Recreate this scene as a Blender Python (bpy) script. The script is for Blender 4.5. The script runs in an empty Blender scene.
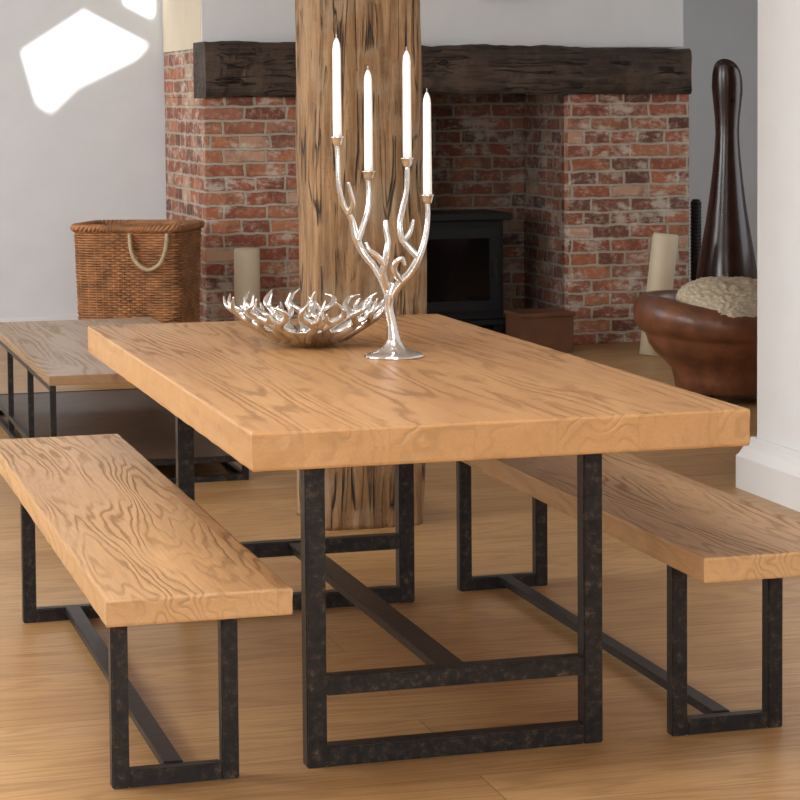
import bpy, bmesh, math, random
from mathutils import Vector, noise, Matrix
from mathutils.geometry import tessellate_polygon
random.seed(7)
S=bpy.context.scene
try:
    S.view_settings.view_transform='Standard'; S.view_settings.look='None'
except Exception: pass
COL=S.collection

# ------------------------------------------------------------------ node helpers
def srgb(r,g,b):
    f=lambda c:(c/255/12.92) if c/255<=.04045 else ((c/255+.055)/1.055)**2.4
    return (f(r),f(g),f(b),1)
class NT:
    def __init__(s,name):
        s.m=bpy.data.materials.new(name); s.m.use_nodes=True
        s.t=s.m.node_tree; s.b=s.t.nodes['Principled BSDF']
    def n(s,typ,**k):
        x=s.t.nodes.new(typ)
        for a,b in k.items():
            if a.startswith('i_'): x.inputs[a[2:].replace('_',' ')].default_value=b
            else: setattr(x,a,b)
        return x
    def l(s,a,b): s.t.links.new(a,b)
    def math(s,op,a,b=None,c=None):
        x=s.n('ShaderNodeMath',operation=op)
        for i,v in enumerate((a,b,c)):
            if v is None: continue
            if isinstance(v,(int,float)): x.inputs[i].default_value=v
            else: s.l(v,x.inputs[i])
        return x.outputs[0]
    def mix(s,fac,a,b,blend='MIX'):
        x=s.n('ShaderNodeMix',data_type='RGBA',blend_type=blend)
        for i,v in ((0,fac),(6,a),(7,b)):
            if isinstance(v,(int,float)): x.inputs[i].default_value=v
            elif isinstance(v,tuple): x.inputs[i].default_value=v
            else: s.l(v,x.inputs[i])
        return x.outputs[2]
    def ramp(s,fac,stops):
        x=s.n('ShaderNodeValToRGB'); e=x.color_ramp.elements
        while len(e)<len(stops): e.new(0.5)
        for i,(p,c) in enumerate(stops): e[i].position=p; e[i].color=c
        s.l(fac,x.inputs[0]); return x.outputs[0]
    def noise(s,vec,scale,detail=3,rough=.5,dist=0,w=None):
        x=s.n('ShaderNodeTexNoise',noise_dimensions='4D' if w is not None else '3D')
        x.inputs['Scale'].default_value=scale; x.inputs['Detail'].default_value=detail
        x.inputs['Roughness'].default_value=rough; x.inputs['Distortion'].default_value=dist
        if vec is not None: s.l(vec,x.inputs['Vector'])
        if w is not None: s.l(w,x.inputs['W'])
        return x.outputs[0]
    def mapping(s,vec,scale=(1,1,1),loc=(0,0,0),rot=(0,0,0)):
        x=s.n('ShaderNodeMapping'); x.inputs['Scale'].default_value=scale
        x.inputs['Location'].default_value=loc; x.inputs['Rotation'].default_value=rot
        s.l(vec,x.inputs['Vector']); return x.outputs[0]
    def bump(s,h,strength=.3,dist=.002):
        x=s.n('ShaderNodeBump'); x.inputs['Strength'].default_value=strength
        x.inputs['Distance'].default_value=dist; s.l(h,x.inputs['Height'])
        s.l(x.outputs[0],s.b.inputs['Normal'])
    def set(s,**k):
        for a,b in k.items():
            s.b.inputs[a.replace('_',' ')].default_value=b
BLK=(0,0,0,1); WHT=(1,1,1,1)

def simple(name,col,rough=.5,metal=0,nscale=30,var=.12,bump=.0,bscale=None):
    M=NT(name); tc=M.n('ShaderNodeTexCoord').outputs['Object']
    n=M.noise(tc,nscale,4)
    dark=tuple(c*(1-var) for c in col[:3])+(1,); lite=tuple(min(1,c*(1+var)) for c in col[:3])+(1,)
    M.l(M.ramp(n,[(.3,dark),(.7,lite)]),M.b.inputs['Base Color'])
    M.set(Roughness=rough,Metallic=metal)
    if bump: M.bump(M.noise(tc,bscale or nscale,4),bump,.004)
    return M.m

def wood(name,base,dark,light,board=.18,rough=.42,lines=95,stretch=.14,nsc=3.2,bump=.5,contrast=1.0,loc=(0,0,0),axis='Y',endlight=None,power=2.8):
    """contour-line ('cathedral') grain, boards side by side along X, grain along Y"""
    M=NT(name); tc=M.n('ShaderNodeTexCoord').outputs['Object']
    if axis=='Z': tc=M.mapping(tc,rot=(math.radians(90),0,0))
    if axis=='X': tc=M.mapping(tc,rot=(0,0,math.radians(90)))
    sx=M.n('ShaderNodeSeparateXYZ'); M.l(tc,sx.inputs[0])
    xb=M.math('DIVIDE',M.math('ADD',sx.outputs[0],5.03),board)
    idx=M.math('FLOOR',xb); w=M.math('MULTIPLY',idx,7.31)
    v=M.mapping(tc,scale=(1,stretch,1),loc=loc)
    n=M.noise(v,nsc,3.2,.45,.25,w)
    wob=M.noise(M.mapping(tc,scale=(1,.3,1)),42,3,.6)
    arg=M.math('ADD',M.math('MULTIPLY',n,lines*2),M.math('MULTIPLY',wob,4.0))
    ring01=M.math('MULTIPLY_ADD',M.math('SINE',arg),.5,.5)
    line=M.math('POWER',ring01,power)
    amp=M.ramp(M.noise(M.mapping(tc,scale=(1,.3,1),loc=(4,4,4)),7,3),[(.38,(.15,.15,.15,1)),(.62,WHT)])
    lineA=M.math('MULTIPLY',line,amp)
    fib=M.noise(M.mapping(tc,scale=(1,.035,1)),190,3,.7)
    bl=M.noise(M.mapping(tc,scale=(1,.25,1)),3.5,4,.6,0,w)
    c=M.ramp(bl,[(.33,base),(.66,light)])
    c=M.mix(M.math('MULTIPLY',lineA,.7*contrast),c,dark)
    c=M.mix(M.math('MULTIPLY',M.math('SUBTRACT',fib,.36),1.0),c,dark)
    vo=M.n('ShaderNodeTexVoronoi'); vo.inputs['Scale'].default_value=2.9; M.l(M.mapping(tc,scale=(1.6,.7,1.2),loc=(1.3,2.2,.4)),vo.inputs['Vector'])
    kn=M.ramp(vo.outputs['Distance'],[(.02,WHT),(.10,BLK)])
    c=M.mix(M.math('MULTIPLY',kn,.6),c,dark)
    fr=M.math('FRACT',xb)
    j=M.math('LESS_THAN',fr,.008)
    c=M.mix(M.math('MULTIPLY',j,.35),c,dark)
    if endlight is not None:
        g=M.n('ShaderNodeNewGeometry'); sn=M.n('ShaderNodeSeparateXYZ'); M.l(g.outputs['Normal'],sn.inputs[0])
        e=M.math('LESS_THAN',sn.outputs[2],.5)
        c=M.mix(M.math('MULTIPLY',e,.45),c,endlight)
    M.l(c,M.b.inputs['Base Color'])
    M.l(M.math('MULTIPLY_ADD',lineA,.2,rough-.05),M.b.inputs['Roughness'])
    h=M.math('SUBTRACT',M.math('MULTIPLY',fib,.5),lineA)
    M.bump(h,bump,.002)
    return M.m

def weathered(name,base,dark,light,axis,crack=srgb(38,26,18),grey=srgb(150,132,110)):
    """rough old beam: long fibres, drying cracks, worn patches"""
    M=NT(name); tc=M.n('ShaderNodeTexCoord').outputs['Object']
    sc=(1,1,.07) if axis=='Z' else (.07,1,1)
    v=M.mapping(tc,scale=sc)
    f1=M.noise(v,34,5,.7,.4); f2=M.noise(v,9,4,.6,.5); f3=M.noise(M.mapping(tc,scale=sc,loc=(3,8,1)),16,2,.5,1.2)
    pat=M.noise(tc,5,5,.65)
    c=M.ramp(f1,[(.3,dark),(.5,base),(.7,light)])
    c=M.mix(M.math('MULTIPLY',M.ramp(f2,[(.45,BLK),(.7,WHT)]),.6),c,dark)
    c=M.mix(M.math('MULTIPLY',M.ramp(pat,[(.48,BLK),(.64,WHT)]),.6),c,grey)
    cr_=M.math('SUBTRACT',1.0,M.math('MULTIPLY',M.math('ABSOLUTE',M.math('SUBTRACT',f3,.5)),34)); cr_=M.math('MAXIMUM',cr_,0)
    gate=M.ramp(M.noise(M.mapping(tc,loc=(7,1,2)),6,2),[(.44,BLK),(.56,WHT)])
    crk=M.math('MULTIPLY',cr_,gate)
    c=M.mix(crk,c,crack)
    vo=M.n('ShaderNodeTexVoronoi'); vo.inputs['Scale'].default_value=52; M.l(tc,vo.inputs['Vector'])
    pit=M.math('LESS_THAN',vo.outputs['Distance'],.10)
    pit=M.math('MULTIPLY',pit,M.ramp(pat,[(.45,WHT),(.55,BLK)]))
    c=M.mix(M.math('MULTIPLY',pit,.65),c,crack)
    M.l(c,M.b.inputs['Base Color']); M.set(Roughness=.75)
    h=M.math('SUBTRACT',M.math('ADD',M.math('MULTIPLY',f1,.7),pat),M.math('MULTIPLY',crk,1.8))
    h=M.math('SUBTRACT',h,pit)
    M.bump(h,1.0,.014); return M.m

def brickmat(name,soot=0.0):
    M=NT(name); uv=M.n('ShaderNodeTexCoord').outputs['UV']
    ob=M.n('ShaderNodeTexCoord').outputs['Object']
    nz=M.n('ShaderNodeTexNoise'); nz.inputs['Scale'].default_value=11; nz.inputs['Detail'].default_value=4; M.l(ob,nz.inputs['Vector'])
    wv=M.n('ShaderNodeVectorMath',operation='MULTIPLY_ADD'); M.l(nz.outputs['Color'],wv.inputs[0]); wv.inputs[1].default_value=(.03,.026,0); M.l(uv,wv.inputs[2])
    b=M.n('ShaderNodeTexBrick'); M.l(wv.outputs[0],b.inputs['Vector'])
    b.inputs['Scale'].default_value=1; b.inputs['Brick Width'].default_value=.232; b.inputs['Row Height'].default_value=.0755
    b.inputs['Mortar Size'].default_value=.009; b.inputs['Mortar Smooth'].default_value=.35
    b.inputs['Color1'].default_value=BLK; b.inputs['Color2'].default_value=WHT; b.inputs['Bias'].default_value=0
    b.offset=.5; b.squash=.7; b.squash_frequency=3
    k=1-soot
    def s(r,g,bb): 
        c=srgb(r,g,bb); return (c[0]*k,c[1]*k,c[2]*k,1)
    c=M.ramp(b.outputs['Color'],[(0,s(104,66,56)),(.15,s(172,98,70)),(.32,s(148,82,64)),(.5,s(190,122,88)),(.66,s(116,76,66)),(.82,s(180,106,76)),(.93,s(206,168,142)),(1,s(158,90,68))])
    n=M.noise(ob,30,5,.7)
    c=M.mix(M.math('MULTIPLY',M.ramp(n,[(.5,BLK),(.66,WHT)]),.5),c,s(200,178,156))
    n2=M.noise(ob,8,5,.65)
    c=M.mix(M.math('MULTIPLY',M.ramp(n2,[(.5,BLK),(.66,WHT)]),.55),c,s(82,60,54))
    mort=M.mix(n2,s(204,192,174),s(156,142,126))
    fac=b.outputs['Fac']
    c=M.mix(fac,c,mort)
    n3=M.noise(M.mapping(ob,scale=(1,1,1.8),loc=(5,2,9)),6,6,.75)
    c=M.mix(M.math('MULTIPLY',M.ramp(n3,[(.52,BLK),(.62,WHT)]),.75),c,s(216,204,188))
    M.l(c,M.b.inputs['Base Color']); M.set(Roughness=.9)
    h=M.math('SUBTRACT',M.math('MULTIPLY',n,.6),fac)
    M.bump(h,.9,.01)
    return M.m

def floormat():
    M=NT('oak_floorboards'); uv=M.n('ShaderNodeTexCoord').outputs['UV']
    b=M.n('ShaderNodeTexBrick'); M.l(uv,b.inputs['Vector'])
    b.inputs['Scale'].default_value=1; b.inputs['Brick Width'].default_value=3.4; b.inputs['Row Height'].default_value=.22
    b.inputs['Mortar Size'].default_value=.0014; b.inputs['Mortar Smooth'].default_value=.3
    b.inputs['Color1'].default_value=BLK; b.inputs['Color2'].default_value=WHT; b.offset=.37
    w=M.math('MULTIPLY',b.outputs['Color'],31.7)
    v=M.mapping(uv,scale=(.13,1,1))
    n=M.noise(v,4.0,3,.45,.3,w)
    wob=M.noise(M.mapping(uv,scale=(.3,1,1)),40,3,.6)
    ring=M.math('POWER',M.math('MULTIPLY_ADD',M.math('SINE',M.math('ADD',M.math('MULTIPLY',n,130),M.math('MULTIPLY',wob,3.5))),.5,.5),2.2)
    fib=M.noise(M.mapping(uv,scale=(.04,1,1)),120,3,.65)
    c=M.ramp(b.outputs['Color'],[(0,srgb(164,122,76)),(.35,srgb(190,148,98)),(.6,srgb(176,134,86)),(1,srgb(196,156,106))])
    big=M.noise(uv,1.7,5,.6)
    c=M.mix(M.math('MULTIPLY',M.ramp(big,[(.35,BLK),(.7,WHT)]),.4),c,srgb(204,166,118))
    c=M.mix(M.math('MULTIPLY',ring,.36),c,srgb(126,88,52))
    c=M.mix(M.math('MULTIPLY',M.math('SUBTRACT',fib,.36),1.0),c,srgb(116,80,46))
    vo=M.n('ShaderNodeTexVoronoi'); vo.inputs['Scale'].default_value=2.4; M.l(M.mapping(uv,scale=(.6,1.4,1)),vo.inputs['Vector'])
    c=M.mix(M.math('MULTIPLY',M.ramp(vo.outputs['Distance'],[(.015,WHT),(.06,BLK)]),.6),c,srgb(84,54,32))
    c=M.mix(M.math('MULTIPLY',b.outputs['Fac'],.75),c,srgb(76,52,32))
    M.l(c,M.b.inputs['Base Color'])
    M.l(M.math('MULTIPLY_ADD',big,.25,.27),M.b.inputs['Roughness'])
    h=M.math('SUBTRACT',M.math('MULTIPLY',fib,.4),b.outputs['Fac'])
    h=M.math('SUBTRACT',h,M.math('MULTIPLY',ring,.3))
    M.bump(h,.3,.002)
    return M.m

def metalmat():
    M=NT('aged_dark_steel'); tc=M.n('ShaderNodeTexCoord').outputs['Object']
    n=M.noise(tc,48,6,.75); n2=M.noise(tc,9,4,.6)
    c=M.ramp(n,[(.35,srgb(27,26,28)),(.53,srgb(44,42,43)),(.62,srgb(84,71,60)),(.75,srgb(136,119,100))])
    c=M.mix(M.math('MULTIPLY',n2,.5),c,srgb(28,29,33))
    M.l(c,M.b.inputs['Base Color']); M.set(Metallic=.5)
    M.l(M.math('MULTIPLY_ADD',n,.4,.2),M.b.inputs['Roughness'])
    M.bump(n,.5,.002); return M.m

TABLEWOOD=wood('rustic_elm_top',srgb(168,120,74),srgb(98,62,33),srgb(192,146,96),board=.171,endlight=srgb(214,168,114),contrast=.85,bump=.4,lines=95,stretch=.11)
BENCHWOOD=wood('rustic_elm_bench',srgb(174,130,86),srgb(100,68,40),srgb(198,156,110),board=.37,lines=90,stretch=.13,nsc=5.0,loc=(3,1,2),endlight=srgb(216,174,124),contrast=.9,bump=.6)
COFFEEWOOD=wood('coffee_table_top_wood',srgb(152,118,84),srgb(106,78,54),srgb(172,140,104),board=.14,loc=(9,4,2),bump=.2,contrast=.4,rough=.38,stretch=.08)
POSTWOOD=weathered('old_oak_post_wood',srgb(146,110,74),srgb(96,70,45),srgb(176,144,104),'Z',grey=srgb(160,140,114),crack=srgb(44,30,20))
BEAMWOOD=weathered('smoked_oak_beam_wood',srgb(68,51,40),srgb(38,29,24),srgb(92,72,56),'X',crack=srgb(18,13,11),grey=srgb(98,81,66))
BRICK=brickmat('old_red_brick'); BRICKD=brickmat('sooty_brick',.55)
FLOOR=floormat(); STEEL=metalmat()
PLASTER=simple('white_plaster',srgb(226,226,226),.9,0,6,.02,.15,40)
CREAM=simple('cream_plaster',srgb(222,208,184),.9,0,6,.03,.15,40)
COOLW=simple('cool_white_plaster',srgb(218,221,224),.9,0,6,.02,.15,40)
TRIM=simple('white_gloss_paint',srgb(228,228,228),.35,0,6,.01)
CEIL=simple('ceiling_paint',srgb(230,230,228),.9,0,6,.01)
SILVER=simple('polished_aluminium',srgb(222,220,218),.15,1,20,.04)
WAX=simple('white_wax',srgb(244,243,240),.4,0,10,.02)
WAX.node_tree.nodes['Principled BSDF'].inputs['Subsurface Weight'].default_value=.2
CREAMWAX=simple('cream_wax',srgb(216,200,172),.5,0,10,.04)
WICK=simple('wick',srgb(160,155,148),.9)
IRON=simple('cast_iron_black',srgb(26,26,28),.5,.3,40,.15,.2)
SHELF=simple('dark_stained_shelf',srgb(80,62,50),.45,0,12,.25)
GLASS=simple('stove_glass',srgb(14,13,14),.08,0,10,.02)
LEATHER=simple('brown_leather',srgb(112,68,46),.34,0,12,.35,.35,60)
FLEECE=simple('fleece_cream',srgb(200,184,158),.95,0,60,.25,.6,90)
DARKWOOD=simple('dark_polished_wood',srgb(50,29,24),.22,0,10,.25)
WICKER=simple('wicker_willow',srgb(156,106,66),.6,0,14,.45,.3,120)
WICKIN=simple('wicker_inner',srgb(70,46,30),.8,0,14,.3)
ROPE=simple('rope',srgb(176,156,126),.9,0,90,.2,.5,140)
BOXW=simple('box_wood',srgb(100,64,42),.5,0,12,.2)
SLATE=simple('slate_hearth',srgb(70,66,64),.6,0,12,.2,.3)

# ------------------------------------------------------------------ mesh helpers
def finish(name,bm,mat,parent=None,smooth=False,uv=False):
    me=bpy.data.meshes.new(name); 
    bmesh.ops.recalc_face_normals(bm,faces=bm.faces)
    if uv:
        L=bm.loops.layers.uv.new('UVMap')
        for f in bm.faces:
            a=[abs(c) for c in f.normal]; k=a.index(max(a))
            for lp in f.loops:
                c=lp.vert.co
                lp[L].uv=(c.y,c.z) if k==0 else ((c.x,c.z) if k==1 else (c.x,c.y))
    bm.to_mesh(me); bm.free()
    for p in me.polygons: p.use_smooth=smooth
    o=bpy.data.objects.new(name,me); COL.objects.link(o)
    if isinstance(mat,list): 
        for m in mat: me.materials.append(m)
    else: me.materials.append(mat)
    if parent: o.parent=parent
    return o
def addbox(bm,x0,x1,y0,y1,z0,z1):
    vs=[bm.verts.new((x,y,z)) for z in (z0,z1) for y in (y0,y1) for x in (x0,x1)]
    for f in ((0,1,3,2),(4,6,7,5),(0,4,5,1),(2,3,7,6),(0,2,6,4),(1,5,7,3)): bm.faces.new([vs[i] for i in f])
    return vs
def box(name,x0,x1,y0,y1,z0,z1,mat,parent=None,bevel=0,uv=True,seg=2):
    bm=bmesh.new(); addbox(bm,x0,x1,y0,y1,z0,z1)
    if bevel: bmesh.ops.bevel(bm,geom=bm.edges[:],offset=bevel,segments=seg,affect='EDGES',profile=.6)
    return finish(name,bm,mat,parent,False,uv)
def boxes(name,lst,mat,parent=None,bevel=0):
    bm=bmesh.new()
    for b in lst:
        b2=bmesh.new(); addbox(b2,*b)
        if bevel: bmesh.ops.bevel(b2,geom=b2.edges[:],offset=bevel,segments=2,affect='EDGES')
        me=bpy.data.meshes.new('t'); b2.to_mesh(me); b2.free(); bm.from_mesh(me); bpy.data.meshes.remove(me)
    return finish(name,bm,mat,parent,False,True)
def slab(name,x0,x1,y0,y1,z0,z1,mat,parent,amp=.0022):
    """thick plank top with gently hand-worn edges"""
    nx=int((x1-x0)/.03); ny=int((y1-y0)/.03); bm=bmesh.new()
    ring=[]
    for i in range(nx): ring.append((x0+(x1-x0)*i/nx,y0,0,-1))
    for i in range(ny): ring.append((x1,y0+(y1-y0)*i/ny,1,0))
    for i in range(nx): ring.append((x1-(x1-x0)*i/nx,y1,0,1))
    for i in range(ny): ring.append((x0,y1-(y1-y0)*i/ny,-1,0))
    T=z1-z0; R=[]
    prof=[(.005,0),(.0012,.0015),(0,.006),(0,T*.5),(0,T-.006),(.0012,T-.0015),(.005,T)]
    cxm,cym=(x0+x1)/2,(y0+y1)/2
    for d,hz in prof:
        sx_=(x1-cxm-d)/(x1-cxm); sy_=(y1-cym-d)/(y1-cym); r=[]
        for (x,y,ax,ay) in ring:
            w=amp*noise.noise(Vector((x*14,y*14,hz*25)))
            r.append(bm.verts.new((cxm+(x-cxm)*sx_+ax*w,cym+(y-cym)*sy_+ay*w,z0+hz)))
        R.append(r)
    n=len(ring)
    for a,b in zip(R,R[1:]):
        for k in range(n): bm.faces.new((a[k],a[(k+1)%n],b[(k+1)%n],b[k]))
    bm.faces.new(R[0]); bm.faces.new(R[-1][::-1])
    return finish(name,bm,mat,parent,False,False)
def empty(name,loc=(0,0,0),rz=0):
    e=bpy.data.objects.new(name,None); e.location=loc; e.rotation_euler=(0,0,rz); e.empty_display_size=.1; COL.objects.link(e); return e
def revolve(name,prof,mat,parent=None,seg=40,loc=(0,0,0),smooth=True,fn=None):
    bm=bmesh.new(); rings=[]
    for r,z in prof:
        if r<1e-5: rings.append([bm.verts.new((loc[0],loc[1],loc[2]+z))])
        else: 
            ring=[]
            for i in range(seg):
                a=2*math.pi*i/seg; c=Vector((r*math.cos(a),r*math.sin(a),z))
                if fn: c=fn(c,a,r,z)
                ring.append(bm.verts.new(c+Vector(loc)))
            rings.append(ring)
    for a,b in zip(rings,rings[1:]):
        for i in range(seg):
            j=(i+1)%seg
            if len(a)==1 and len(b)==1: continue
            if len(a)==1: bm.faces.new((a[0],b[i],b[j]))
            elif len(b)==1: bm.faces.new((a[i],a[j],b[0]))
            else: bm.faces.new((a[i],a[j],b[j],b[i]))
    return finish(name,bm,mat,parent,smooth)
def cr(pts,n=8):
    P=[Vector(p) for p in pts]
    if len(P)<3: 
        return [P[0].lerp(P[1],i/n) for i in range(n+1)]
    P=[2*P[0]-P[1]]+P+[2*P[-1]-P[-2]]; out=[]
    for i in range(1,len(P)-2):
        for k in range(n):
            t=k/n; a,b,c,d=P[i-1:i+3]
            out.append(.5*((2*b)+(c-a)*t+(2*a-5*b+4*c-d)*t*t+(3*b-a-3*c+d)*t**3))
    out.append(P[-2]); return out
def addtube(bm,pts,radii,sides=10,closed=False,cap=True):
    n=len(pts); rings=[]; up=None
    for i,p in enumerate(pts):
        if closed: t=(pts[(i+1)%n]-pts[i-1]).normalized()
        else: t=(pts[min(i+1,n-1)]-pts[max(i-1,0)]).normalized()
        if up is None: up=Vector((0,0,1)) if abs(t.z)<.9 else Vector((1,0,0))
        u=(up-t*up.dot(t)).normalized(); up=u; v=t.cross(u)
        r=radii[i] if isinstance(radii,list) else radii
        rings.append([bm.verts.new(p+u*r*math.cos(2*math.pi*k/sides)+v*r*math.sin(2*math.pi*k/sides)) for k in range(sides)])
    m=n if closed else n-1
    for i in range(m):
        a,b=rings[i],rings[(i+1)%n]
        for k in range(sides): bm.faces.new((a[k],a[(k+1)%sides],b[(k+1)%sides],b[k]))
    if cap and not closed: bm.faces.new(rings[0][::-1]); bm.faces.new(rings[-1])
def rads(rs,N,mul=1):
    out=[]
    for i in range(N):
        t=i/(N-1)*(len(rs)-1); k=min(int(t),len(rs)-2); out.append(mul*(rs[k]+(rs[k+1]-rs[k])*(t-k)))
    return out

# ------------------------------------------------------------------ room shell
box('floor',-3.6,6.0,-7.2,8.2,-.1,0,FLOOR)
box('wall_back',-3.6,6.0,7.95,8.1,0,2.6,COOLW)
box('wall_left',-3.75,-3.6,-7.2,8.1,0,2.6,PLASTER)
box('wall_front',-3.6,6.0,-7.35,-7.2,0,2.6,PLASTER)
box('wall_far_right',6.0,6.15,-7.2,8.1,0,2.6,COOLW)
box('wall_right',1.985,2.25,-7.2,2.09,0,2.6,PLASTER,bevel=.006)
def skirting(name,x,yend,y0,xr):
    bm=bmesh.new(); prof=[(0,0),(.055,0),(.055,.115),(.046,.125),(.034,.15),(.018,.168),(.015,.185),(0,.185)]
    ringsA=[bm.verts.new((x-d,y0,z)) for d,z in prof]
    ringsB=[bm.verts.new((x-d,yend+d,z)) for d,z in prof]
    ringsC=[bm.verts.new((xr,yend+d,z)) for d,z in prof]
    for A,B in ((ringsA,ringsB),(ringsB,ringsC)):
        for i in range(len(prof)-1): bm.faces.new((A[i],A[i+1],B[i+1],B[i]))
    return finish(name,bm,TRIM)
skirting('baseboard_right',1.985,2.09,-7.15,2.25)
box('baseboard_back',-3.6,.92,7.93,7.95,0,.14,TRIM,bevel=.003)
def sun_patch_hole(poly):  # unseen ceiling opening, shaped backwards from the sun patch wanted on the wall
    d=(.15,1.0,-.55); out=[]
    for X,Z in poly:
        s=(2.6-Z)/.55; out.append((X-d[0]*s,7.95-s,2.6))
    return [Vector(v) for v in out]
h1=sun_patch_hole([(.115,1.665),(.47,1.90),(.835,1.705),(.765,1.63),(.42,1.47),(.27,1.33),(.20,1.375)])
h2=sun_patch_hole([(.70,1.94),(.86,1.86),(.88,1.89),(.88,2.15),(.74,2.15)])
outer=[Vector(v) for v in ((-3.75,-7.35,2.6),(6.15,-7.35,2.6),(6.15,8.1,2.6),(-3.75,8.1,2.6))]
tri=tessellate_polygon([outer,h1,h2]); allv=outer+h1+h2
bm=bmesh.new(); vs=[bm.verts.new(v) for v in allv]
for t in tri:
    try: bm.faces.new([vs[i] for i in t])
    except ValueError: pass
finish('ceiling',bm,CEIL)

# ------------------------------------------------------------------ fireplace
FP=empty('fireplace',(0,0,0))
box('brick_pier_left',.93,1.62,6.74,7.94,0,1.40,BRICK,FP,bevel=.008)
box('brick_side_left',.93,1.62,6.98,7.94,1.40,1.66,BRICK,FP)
box('brick_pier_right',2.98,3.71,6.74,7.94,0,1.40,BRICK,FP,bevel=.01)
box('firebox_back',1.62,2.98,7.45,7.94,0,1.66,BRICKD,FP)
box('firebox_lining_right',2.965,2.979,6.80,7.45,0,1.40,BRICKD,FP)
box('hearth',1.62,2.965,6.74,7.45,0,.05,SLATE,FP)
box('chimney_breast',.93,3.69,6.78,7.94,1.66,2.6,[PLASTER],FP)
box('chimney_side_plaster',.925,.93,6.80,7.94,1.66,2.6,CREAM,FP)
bm=bmesh.new(); nx=90; rows=[]
for i in range(nx+1):
    t=i/nx; x=.92+(3.68-.92)*t
    zt=1.695-.045*t+.018*noise.noise(Vector((x*3,0,1)))+.007*noise.noise(Vector((x*14,0,1))); zb=1.395+.010*noise.noise(Vector((x*4,5,1)))+.012*math.sin(t*3.1)
    fine=[]
    for k,(y,z) in enumerate([(6.66,zb),(6.645,zb+.02),(6.64,zb+(zt-zb)*.3),(6.64,zb+(zt-zb)*.55),(6.64,zb+(zt-zb)*.8),(6.65,zt-.015),(6.67,zt),(6.98,zt),(6.98,zb)]):
        dy=.022*noise.noise(Vector((x*5,z*9,3)))+.01*noise.noise(Vector((x*15,z*20,3))) if k<6 else 0
        fine.append(bm.verts.new((x,y+dy,z)))
    rows.append(fine)
K=len(rows[0])
for a,b in zip(rows,rows[1:]):
    for k in range(K): bm.faces.new((a[k],a[(k+1)%K],b[(k+1)%K],b[k]))
bm.faces.new(rows[0]); bm.faces.new(rows[-1][::-1])
finish('mantel_beam',bm,BEAMWOOD,FP)

# stove
ST=empty('wood_burning_stove',(0,0,0))
x0,x1,y0,y1=1.92,2.68,6.90,7.32
box('body',x0+.02,x1-.02,y0+.02,y1-.02,.14,.70,IRON,ST,bevel=.008)
box('top_plate',x0-.02,x1+.02,y0-.02,y1,.70,.74,IRON,ST,bevel=.008)
box('base_plate',x0,x1,y0-.01,y1,.11,.14,IRON,ST,bevel=.005)
boxes('door_frame',[(x0+.05,x1-.05,y0-.012,y0+.02,.19,.25),(x0+.05,x1-.05,y0-.012,y0+.02,.60,.66),(x0+.05,x0+.11,y0-.012,y0+.02,.25,.60),(x1-.11,x1-.05,y0-.012,y0+.02,.25,.60)],IRON,ST,.004)
box('door_glass',x0+.11,x1-.11,y0+.002,y0+.012,.25,.60,GLASS,ST)
boxes('handle',[(x1-.09,x1-.075,y0-.05,y0-.01,.38,.48)],STEEL,ST,.004)
boxes('feet',[(a,a+.05,b,b+.05,.05,.11) for a in (x0+.03,x1-.08) for b in (y0+.02,y1-.08)],IRON,ST)
revolve('flue_pipe',[(.06,0),(.06,.9)],IRON,ST,24,(2.2,7.15,.74))
LB=empty('log_box')
a0,a1,b0,b1=2.57,2.87,6.36,6.62
boxes('sides',[(a0,a1,b0,b0+.02,.0,.2),(a0,a1,b1-.02,b1,0,.2),(a0,a0+.02,b0+.02,b1-.02,0,.2),(a1-.02,a1,b0+.02,b1-.02,0,.2),(a0+.02,a1-.02,b0+.02,b1-.02,0,.02)],BOXW,LB,.002)
box('lid',a0-.01,a1+.01,b0-.01,b1+.01,.2,.222,BOXW,LB,bevel=.004)
PF=empty('picture_frame')
boxes('frame',[(2.5,2.86,6.74,6.775,1.925,1.96),(2.5,2.86,6.74,6.775,2.36,2.4),(2.5,2.54,6.74,6.775,1.96,2.36),(2.82,2.86,6.74,6.775,1.96,2.36)],DARKWOOD,PF,.004)
box('canvas',2.54,2.82,6.755,6.775,1.96,2.36,COOLW,PF)

# ------------------------------------------------------------------ timber post
bm=bmesh.new(); nz=170; rows=[]
px0,px1,py0,py1=.33,.69,1.80,2.13
base=[]
def lerp(a,b,t): return a+(b-a)*t
ch=.03; sides_=[((px0+ch,py0),(px1-ch,py0)),((px1,py0+ch),(px1,py1-ch)),((px1-ch,py1),(px0+ch,py1)),((px0,py1-ch),(px0,py0+ch))]
for a,b in sides_:
    for i in range(30): base.append((lerp(a[0],b[0],i/29),lerp(a[1],b[1],i/29)))
mx,my=(px0+px1)/2,(py0+py1)/2
for i in range(nz+1):
    z=2.6*i/nz; r=[]
    for k,(x,y) in enumerate(base):
        d=Vector((x-mx,y-my,0)).normalized()
        w=.022*noise.noise(Vector((x*5,y*5,z*1.3)))+.013*noise.noise(Vector((x*45,y*45,z*3)))
        g=noise.noise(Vector((x*18+3,y*18,z*.7))); w-=.07*max(0,.09-abs(g))/.09*max(0,noise.noise(Vector((x*4,y*4,z*1.6+9)))+.22)
        r.append(bm.verts.new((x+d.x*w,y+d.y*w,z)))
    rows.append(r)
n=len(base)
for a,b in zip(rows,rows[1:]):
    for k in range(n): bm.faces.new((a[k],a[(k+1)%n],b[(k+1)%n],b[k]))
bm.faces.new(rows[0]); bm.faces.new(rows[-1][::-1])
finish('timber_post',bm,POSTWOOD,None,True)

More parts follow.
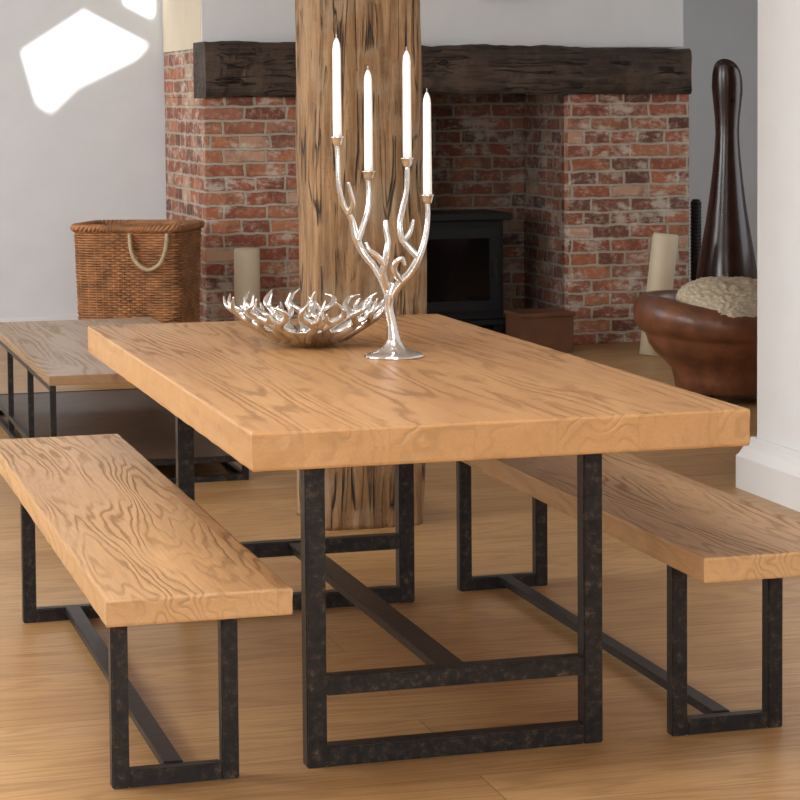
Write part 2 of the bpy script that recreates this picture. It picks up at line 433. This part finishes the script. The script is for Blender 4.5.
# ------------------------------------------------------------------ dining table
DT=empty('dining_table')
W,L,H,T=1.022,2.161,.76,.076
slab('top',-W/2,W/2,-L/2,L/2,H-T,H,TABLEWOOD,DT)
fw,s=.327,.043
for nm,ya in (('near',-.734),('far',.755-s)):
    boxes('leg_frame_'+nm,[(-fw,-fw+s,ya,ya+s,0,H-T),(fw-s,fw,ya,ya+s,0,H-T),(-fw+s,fw-s,ya+.001,ya+s-.001,.0,s),(-fw+s,fw-s,ya+.001,ya+s-.001,.15,.15+s-.003),(-fw+s,fw-s,ya+.001,ya+s-.001,H-T-.02,H-T)],STEEL,DT,.003)
boxes('stretcher',[(-.03,.03,-.734+s,.755-s,.165,.187),(-.012,.012,-.734+s,.755-s,.15,.165)],STEEL,DT,.002)

# ------------------------------------------------------------------ benches
def bench(name,bx,by,z=.45):
    E=empty(name,(bx,by,0)); bW,bL,bt=.3603,2.1429,.0536; fw=.1304; s=.035; ins=.2838
    slab('seat',-bW/2,bW/2,-bL/2,bL/2,z-bt,z,BENCHWOOD,E)
    for nm,ya in (('near',-bL/2+ins),('far',bL/2-ins-s)):
        boxes('leg_frame_'+nm,[(-fw,-fw+s,ya,ya+s,0,z-bt),(fw-s,fw,ya,ya+s,0,z-bt),(-fw+s,fw-s,ya+.001,ya+s-.001,0,s),(-fw+s,fw-s,ya+.001,ya+s-.001,z-bt-.015,z-bt)],STEEL,E,.0025)
    boxes('stretcher',[(-.02,.02,-bL/2+ins+s,bL/2-ins-s,.018,.038)],STEEL,E,.002)
    return E
bench('bench',-.6057,.0333)
bench('bench',.6168,.0498)

# ------------------------------------------------------------------ coffee table
CT=empty('coffee_table')
cx0,cx1,cy0,cy1,ch_=-.40,.32,2.85,4.92,.41
box('top',cx0,cx1,cy0,cy1,ch_-.035,ch_,COFFEEWOOD,CT,bevel=.003)
q=.022; L_=[]; sh=.07
ys=[cy0,3.52,4.22,cy1-q]
for y in ys:
    for x in (cx0+.002,cx1-q): L_.append((x,x+q,y,y+q,0,ch_-.035))
for y in (cy0,cy1-q): L_+= [(cx0+q,cx1-q,y,y+q,0,q),(cx0+q,cx1-q,y,y+q,sh,sh+q)]
for x in (cx0+.002,cx1-q): L_+= [(x+.001,x+q-.001,cy0+q,cy1-q,0,q),(x+.001,x+q-.001,cy0+q,cy1-q,sh,sh+q),(x+.001,x+q-.001,cy0+q,cy1-q,ch_-.035-q,ch_-.036)]
boxes('frame',L_,STEEL,CT,.002)
box('lower_shelf',cx0+q,cx1-q,cy0+q,cy1-q,sh+.002,sh+.02,SHELF,CT)

# ------------------------------------------------------------------ candelabra
CA=empty('candelabra',(.085,.045,.76),math.radians(-16))
sc=.00241
def P(px,py,d=0): return ((px-394)*sc,d,(355-py)*sc)
revolve('base',[(0,0),(.072,0),(.074,.004),(.068,.009),(.047,.014),(.027,.024),(.017,.04),(.013,.055)],SILVER,CA,48)
bm=bmesh.new()
def br(pts,rs,n=10,s=12):
    c=cr(pts,n); addtube(bm,c,rads(rs,len(c),1.22),s)
br([P(394,340),P(392,322),P(389,305),P(390,292),P(394,280)],[.014,.010,.009,.011,.009])
br([P(391,297),P(384,280,.0),P(375,264,.005),P(364,250,.01),P(357,235,.01),P(353,217,.008),P(344,200,.004),P(340,180),P(339,150),P(338,140)],[.010,.008,.007,.0075,.008,.006,.006,.005,.0045,.005])
br([P(358,238,.01),P(364,222,.015),P(369,205,.02),P(370,188,.022),P(369,175,.022)],[.008,.006,.0055,.005,.005])
br([P(349,211,.006),P(354,200,-.01),P(352,188,-.015),P(350,178,-.018)],[.006,.005,.0045,.003])
br([P(388,288,0),P(384,270,-.015),P(387,252,-.02),P(389,238,-.02),P(387,226,-.02),P(387,216,-.02)],[.008,.007,.007,.006,.0055,.004])
br([P(386,262,-.018),P(378,252,-.024),P(370,246,-.028),P(367,238,-.03)],[.007,.006,.005,.003])
br([P(391,294,0),P(400,281,.0),P(411,270,0),P(420,254,0),P(426,236,0),P(429,216,0),P(429,200,0)],[.010,.009,.0085,.0075,.006,.005,.005])
br([P(420,255,0),P(411,246,.012),P(403,236,.02),P(401,222,.024),P(404,205,.024),P(408,188,.022),P(409,163,.02)],[.008,.007,.007,.006,.006,.005,.005])
br([P(404,238,.02),P(411,230,.03),P(415,217,.034)],[.006,.005,.003])
br([P(402,279,0),P(395,268,-.02),P(397,258,-.03),P(403,255,-.03),P(406,262,-.03)],[.008,.007,.006,.005,.003])
cups=[(339,138,0,33),(370,173,.022,65),(409,160,.02,46),(429,197,0,88)]
finish('branches',bm,SILVER,CA,True)
for i,(cx,cy,d,top) in enumerate(cups):
    p=P(cx,cy,d); h=(cy-top)*sc
    revolve('cup_%d'%(i+1),[(.006,-.01),(.010,-.006),(.012,.0),(.0135,.009),(.016,.011),(.016,.014),(.0115,.013),(.010,.004),(0,.003)],SILVER,CA,24,p)
    revolve('candle_%d'%(i+1),[(0,.004),(.0108,.004),(.0108,.03),(.0098,h-.03),(.008,h-.015),(.003,h-.003),(0,h-.002)],WAX,CA,20,p)
    revolve('wick_%d'%(i+1),[(.0015,h-.004),(.0015,h+.007),(0,h+.008)],WICK,CA,6,p)

# ------------------------------------------------------------------ coral bowl
BO=empty('coral_fruit_bowl',(-.045,.37,.76))
revolve('dish',[(0,0),(.05,0),(.06,.003),(.09,.018),(.122,.042),(.125,.046),(.12,.046),(.088,.024),(.05,.009),(0,.008)],SILVER,BO,48)
bm=bmesh.new(); N=17
for k in range(N):
    a=2*math.pi*k/N+random.uniform(-.05,.05)
    def pt(r,z,da): 
        return (r*math.cos(a+da),r*math.sin(a+da),z)
    s1=random.choice((-1,1)); hh=random.uniform(.112,.142); ro=random.uniform(.205,.228)
    c=cr([pt(.085,.022,0),pt(.118,.042,.03*s1),pt(.148,.058,.12*s1),pt(.168,.072,.06*s1),pt(.185,.088,-.07*s1),pt(ro-.008,.106,-.05*s1),pt(ro,hh,.07*s1)],6)
    addtube(bm,c,rads([.013,.012,.0105,.010,.0085,.006,.0018],len(c)),10)
    c=cr([pt(.142,.056,.12*s1),pt(.158,.074,.24*s1),pt(.168,.094,.20*s1),pt(.172,hh-.004,.27*s1)],6)
    addtube(bm,c,rads([.010,.0085,.006,.0016],len(c)),9)
    c=cr([pt(.168,.072,.06*s1),pt(.185,.08,.15*s1),pt(.200,.098,.17*s1)],5)
    addtube(bm,c,rads([.008,.0065,.002],len(c)),8)
finish('coral_fronds',bm,SILVER,BO,True)

# ------------------------------------------------------------------ wicker basket
WB=empty('wicker_log_basket',(.50,6.33,0),math.radians(-27))
def rr(t,hx,hy,p=8.0):
    a=2*math.pi*t; c,s_=math.cos(a),math.sin(a)
    r=1/((abs(c)/hx)**p+(abs(s_)/hy)**p)**(1/p)
    return Vector((r*c,r*s_,0)),Vector((c,s_,0))
bm=bmesh.new(); stakes=54; npt=stakes*4; Hh=.745; rowsN=56
for j in range(rowsN):
    z=.012+j*(Hh-.03)/(rowsN-1); hx=.262+.02*z/Hh; hy=.20+.02*z/Hh
    pts=[]
    for i in range(npt):
        p,nrm=rr(i/npt,hx,hy); off=.006*math.sin(math.pi*2*i/8+(math.pi if j%2 else 0))
        pts.append(p+nrm*off+Vector((0,0,z)))
    addtube(bm,pts,.0066,5,closed=True)
finish('woven_sides',bm,WICKER,WB,True)
bm=bmesh.new()
for i in range(stakes):
    p0,_=rr(i/stakes,.262,.20); p1,_=rr(i/stakes,.282,.22); addtube(bm,[p0+Vector((0,0,.0)),p1+Vector((0,0,Hh))],.005,5)
finish('stakes',bm,WICKER,WB,True)
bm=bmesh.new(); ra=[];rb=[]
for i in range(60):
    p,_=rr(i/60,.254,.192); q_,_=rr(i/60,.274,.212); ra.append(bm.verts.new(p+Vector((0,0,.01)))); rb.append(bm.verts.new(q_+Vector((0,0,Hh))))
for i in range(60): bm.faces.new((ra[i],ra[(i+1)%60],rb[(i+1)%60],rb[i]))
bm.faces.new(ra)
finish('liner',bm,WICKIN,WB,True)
bm=bmesh.new()
for ph in range(3):
    pts=[]
    for i in range(360):
        p,nrm=rr(i/360,.287,.225); a=2*math.pi*(i/360*34+ph/3)
        pts.append(p+nrm*.011*math.cos(a)+Vector((0,0,Hh+.011*math.sin(a))))
    addtube(bm,pts,.010,6,closed=True)
finish('rim',bm,WICKER,WB,True)
bm=bmesh.new()
c=cr([(.03,-.238,.72),(.04,-.25,.64),(.07,-.255,.575),(.13,-.258,.54),(.19,-.256,.57),(.22,-.252,.64),(.225,-.238,.72)],10)
addtube(bm,c,.011,8)
finish('rope_handle',bm,ROPE,WB,True)

# ------------------------------------------------------------------ floor candles
revolve('pillar_candle',[(0,0),(.068,0),(.068,.59),(.062,.605),(.05,.6),(.02,.59),(0,.592)],CREAMWAX,None,32,(1.10,6.50,0))
c2=revolve('pillar_candle',[(0,0),(.07,0),(.07,.64),(.064,.655),(.05,.65),(.02,.64),(0,.64)],CREAMWAX,None,32)
c2.location=(3.23,6.12,0.0); c2.rotation_euler=(0,math.radians(7),0)

# ------------------------------------------------------------------ tub chair
CH=empty('leather_tub_chair',(2.86,4.28,0))
def chf(c,a,r,z):
    back=max(0,math.cos(a)-.70)/.30
    k=max(0,min(1,(z-.26)/.15))
    fr=max(0,-math.sin(a)*.9+math.cos(a)*.3)   # open front dips, arms scroll up at the sides
    if r>.3: c=Vector((c.x,c.y,z+back*back*(3-2*back)*.34*k-.065*fr*k*(1-back)+.01*max(0,-math.cos(a))*k))
    c.y*=.86
    return c
revolve('shell',[(0,.04),(.22,.04),(.25,.06),(.258,.11),(.272,.16),(.31,.20),(.35,.235),(.375,.27),(.385,.30),(.392,.315),(.418,.33),(.44,.365),(.447,.41),(.435,.455),(.405,.482),(.368,.482),(.342,.455),(.335,.42),(.30,.38),(.27,.365),(.15,.36),(0,.36)],LEATHER,CH,72,fn=chf)
boxes('feet',[(a-.03,a+.03,b-.03,b+.03,0,.05) for a in (-.17,.17) for b in (-.13,.13)],DARKWOOD,CH,.004)
bm=bmesh.new(); bmesh.ops.create_icosphere(bm,subdivisions=6,radius=1)
for v in bm.verts:
    c=v.co.copy()
    dd,_=noise.voronoi(c*9+Vector((5,5,5)))
    f=.22*(0.5-min(dd[0],.8))+.08*noise.noise(c*26)
    e=.7
    x=math.copysign(abs(c.x)**e,c.x)*.285; y=math.copysign(abs(c.y)**e,c.y)*.235; z=c.z*.075-.03*c.x*c.x
    v.co=Vector((x*(1+f*.18),y*(1+f*.18),z*(1+f*1.2)))
o=finish('fleece_cushion',bm,FLEECE,CH,True)
o.location=(.01,-.12,.462); o.rotation_euler=(math.radians(15),math.radians(2),math.radians(8))

# ------------------------------------------------------------------ tall dark vase
def vf(c,a,r,z):
    if z>1.15:
        t=(z-1.15)/.43; c=Vector((c.x,c.y,z-.16*t*(.5-.5*math.cos(a+2.2))))
    return c
revolve('tall_wooden_vase',[(0,0),(.11,0),(.145,.08),(.168,.2),(.172,.32),(.165,.42),(.145,.54),(.120,.68),(.099,.82),(.082,.96),(.070,1.08),(.064,1.18),(.067,1.28),(.076,1.38),(.084,1.48),(.082,1.55),(.076,1.585),(.070,1.56),(.062,1.42),(.048,1.3),(.036,1.2),(0,1.15)],DARKWOOD,None,40,(3.745,6.3,0),fn=vf)
pr=[(0,0),(.045,0),(.045,.02),(.03,.03)]
for i in range(36):
    z=.04+i*.0205; pr+=[(.028,z),(.032,z+.005),(.032,z+.012),(.028,z+.018)]
pr+=[(.02,.79),(0,.79)]
revolve('dark_ribbed_floor_vase',pr,IRON,None,14,(3.84,6.95,0))

# ------------------------------------------------------------------ camera
cam=bpy.data.cameras.new('camera'); co=bpy.data.objects.new('camera',cam); COL.objects.link(co)
ya,pi_,ro=[math.radians(a) for a in (-15.9382,-3.3878,-.4451)]
f=Vector((-math.sin(ya)*math.cos(pi_),math.cos(ya)*math.cos(pi_),math.sin(pi_)))
r=Vector((math.cos(ya),math.sin(ya),0)); u=r.cross(f)
r2=r*math.cos(ro)+u*math.sin(ro); u2=-r*math.sin(ro)+u*math.cos(ro)
m=Matrix((r2,u2,-f)).transposed().to_4x4(); m.translation=Vector((-1.4171,-5.3018,1.3901))
co.matrix_world=m
cam.sensor_width=36; cam.lens=2297.2*36/800; cam.shift_x=(400-402.85)/800; cam.shift_y=(233.19-400)/800
cam.clip_end=60
S.camera=co

# ------------------------------------------------------------------ lights
def area(name,loc,target,sx,sy,power,col):
    l=bpy.data.lights.new(name,'AREA'); l.shape='RECTANGLE'; l.size=sx; l.size_y=sy; l.energy=power; l.color=col
    o=bpy.data.objects.new(name,l); COL.objects.link(o); o.location=loc
    o.rotation_euler=(Vector(target)-Vector(loc)).to_track_quat('-Z','Y').to_euler(); return o
area('window_light_left',(-3.5,.8,1.7),(0,.8,.7),2.2,1.4,150,(.95,.98,1))
area('window_light_front',(-1.2,-7.0,1.85),(0,0,.7),2.0,1.2,140,(1,.99,.97))
area('fill_light_far_left',(-3.4,5.2,1.6),(1,7,1),2.2,1.6,115,(.94,.97,1))  # added fill lamp for the back walls and sheen, no window modelled here
area('fill_light_right',(5.8,5.2,1.6),(3.2,5.2,.9),2.0,1.5,24,(.9,.95,1))  # added weak bluish fill for the right recess, not a known window
area('overhead_fill_light',(-.6,-1.2,2.55),(-.6,-1.2,0),1.4,1.0,42,(.98,.99,1))  # added overhead fill to deepen the shade under the table, no opening above
sl=bpy.data.lights.new('sun','SUN'); sl.energy=11; sl.angle=math.radians(1.6); sl.color=(1,.98,.95)
so=bpy.data.objects.new('sun',sl); COL.objects.link(so); so.rotation_euler=Vector((.15,1,-.55)).to_track_quat('-Z','Y').to_euler()
w=bpy.data.worlds.new('world'); S.world=w; w.use_nodes=True
w.node_tree.nodes['Background'].inputs[0].default_value=(.7,.82,1,1); w.node_tree.nodes['Background'].inputs[1].default_value=1.0
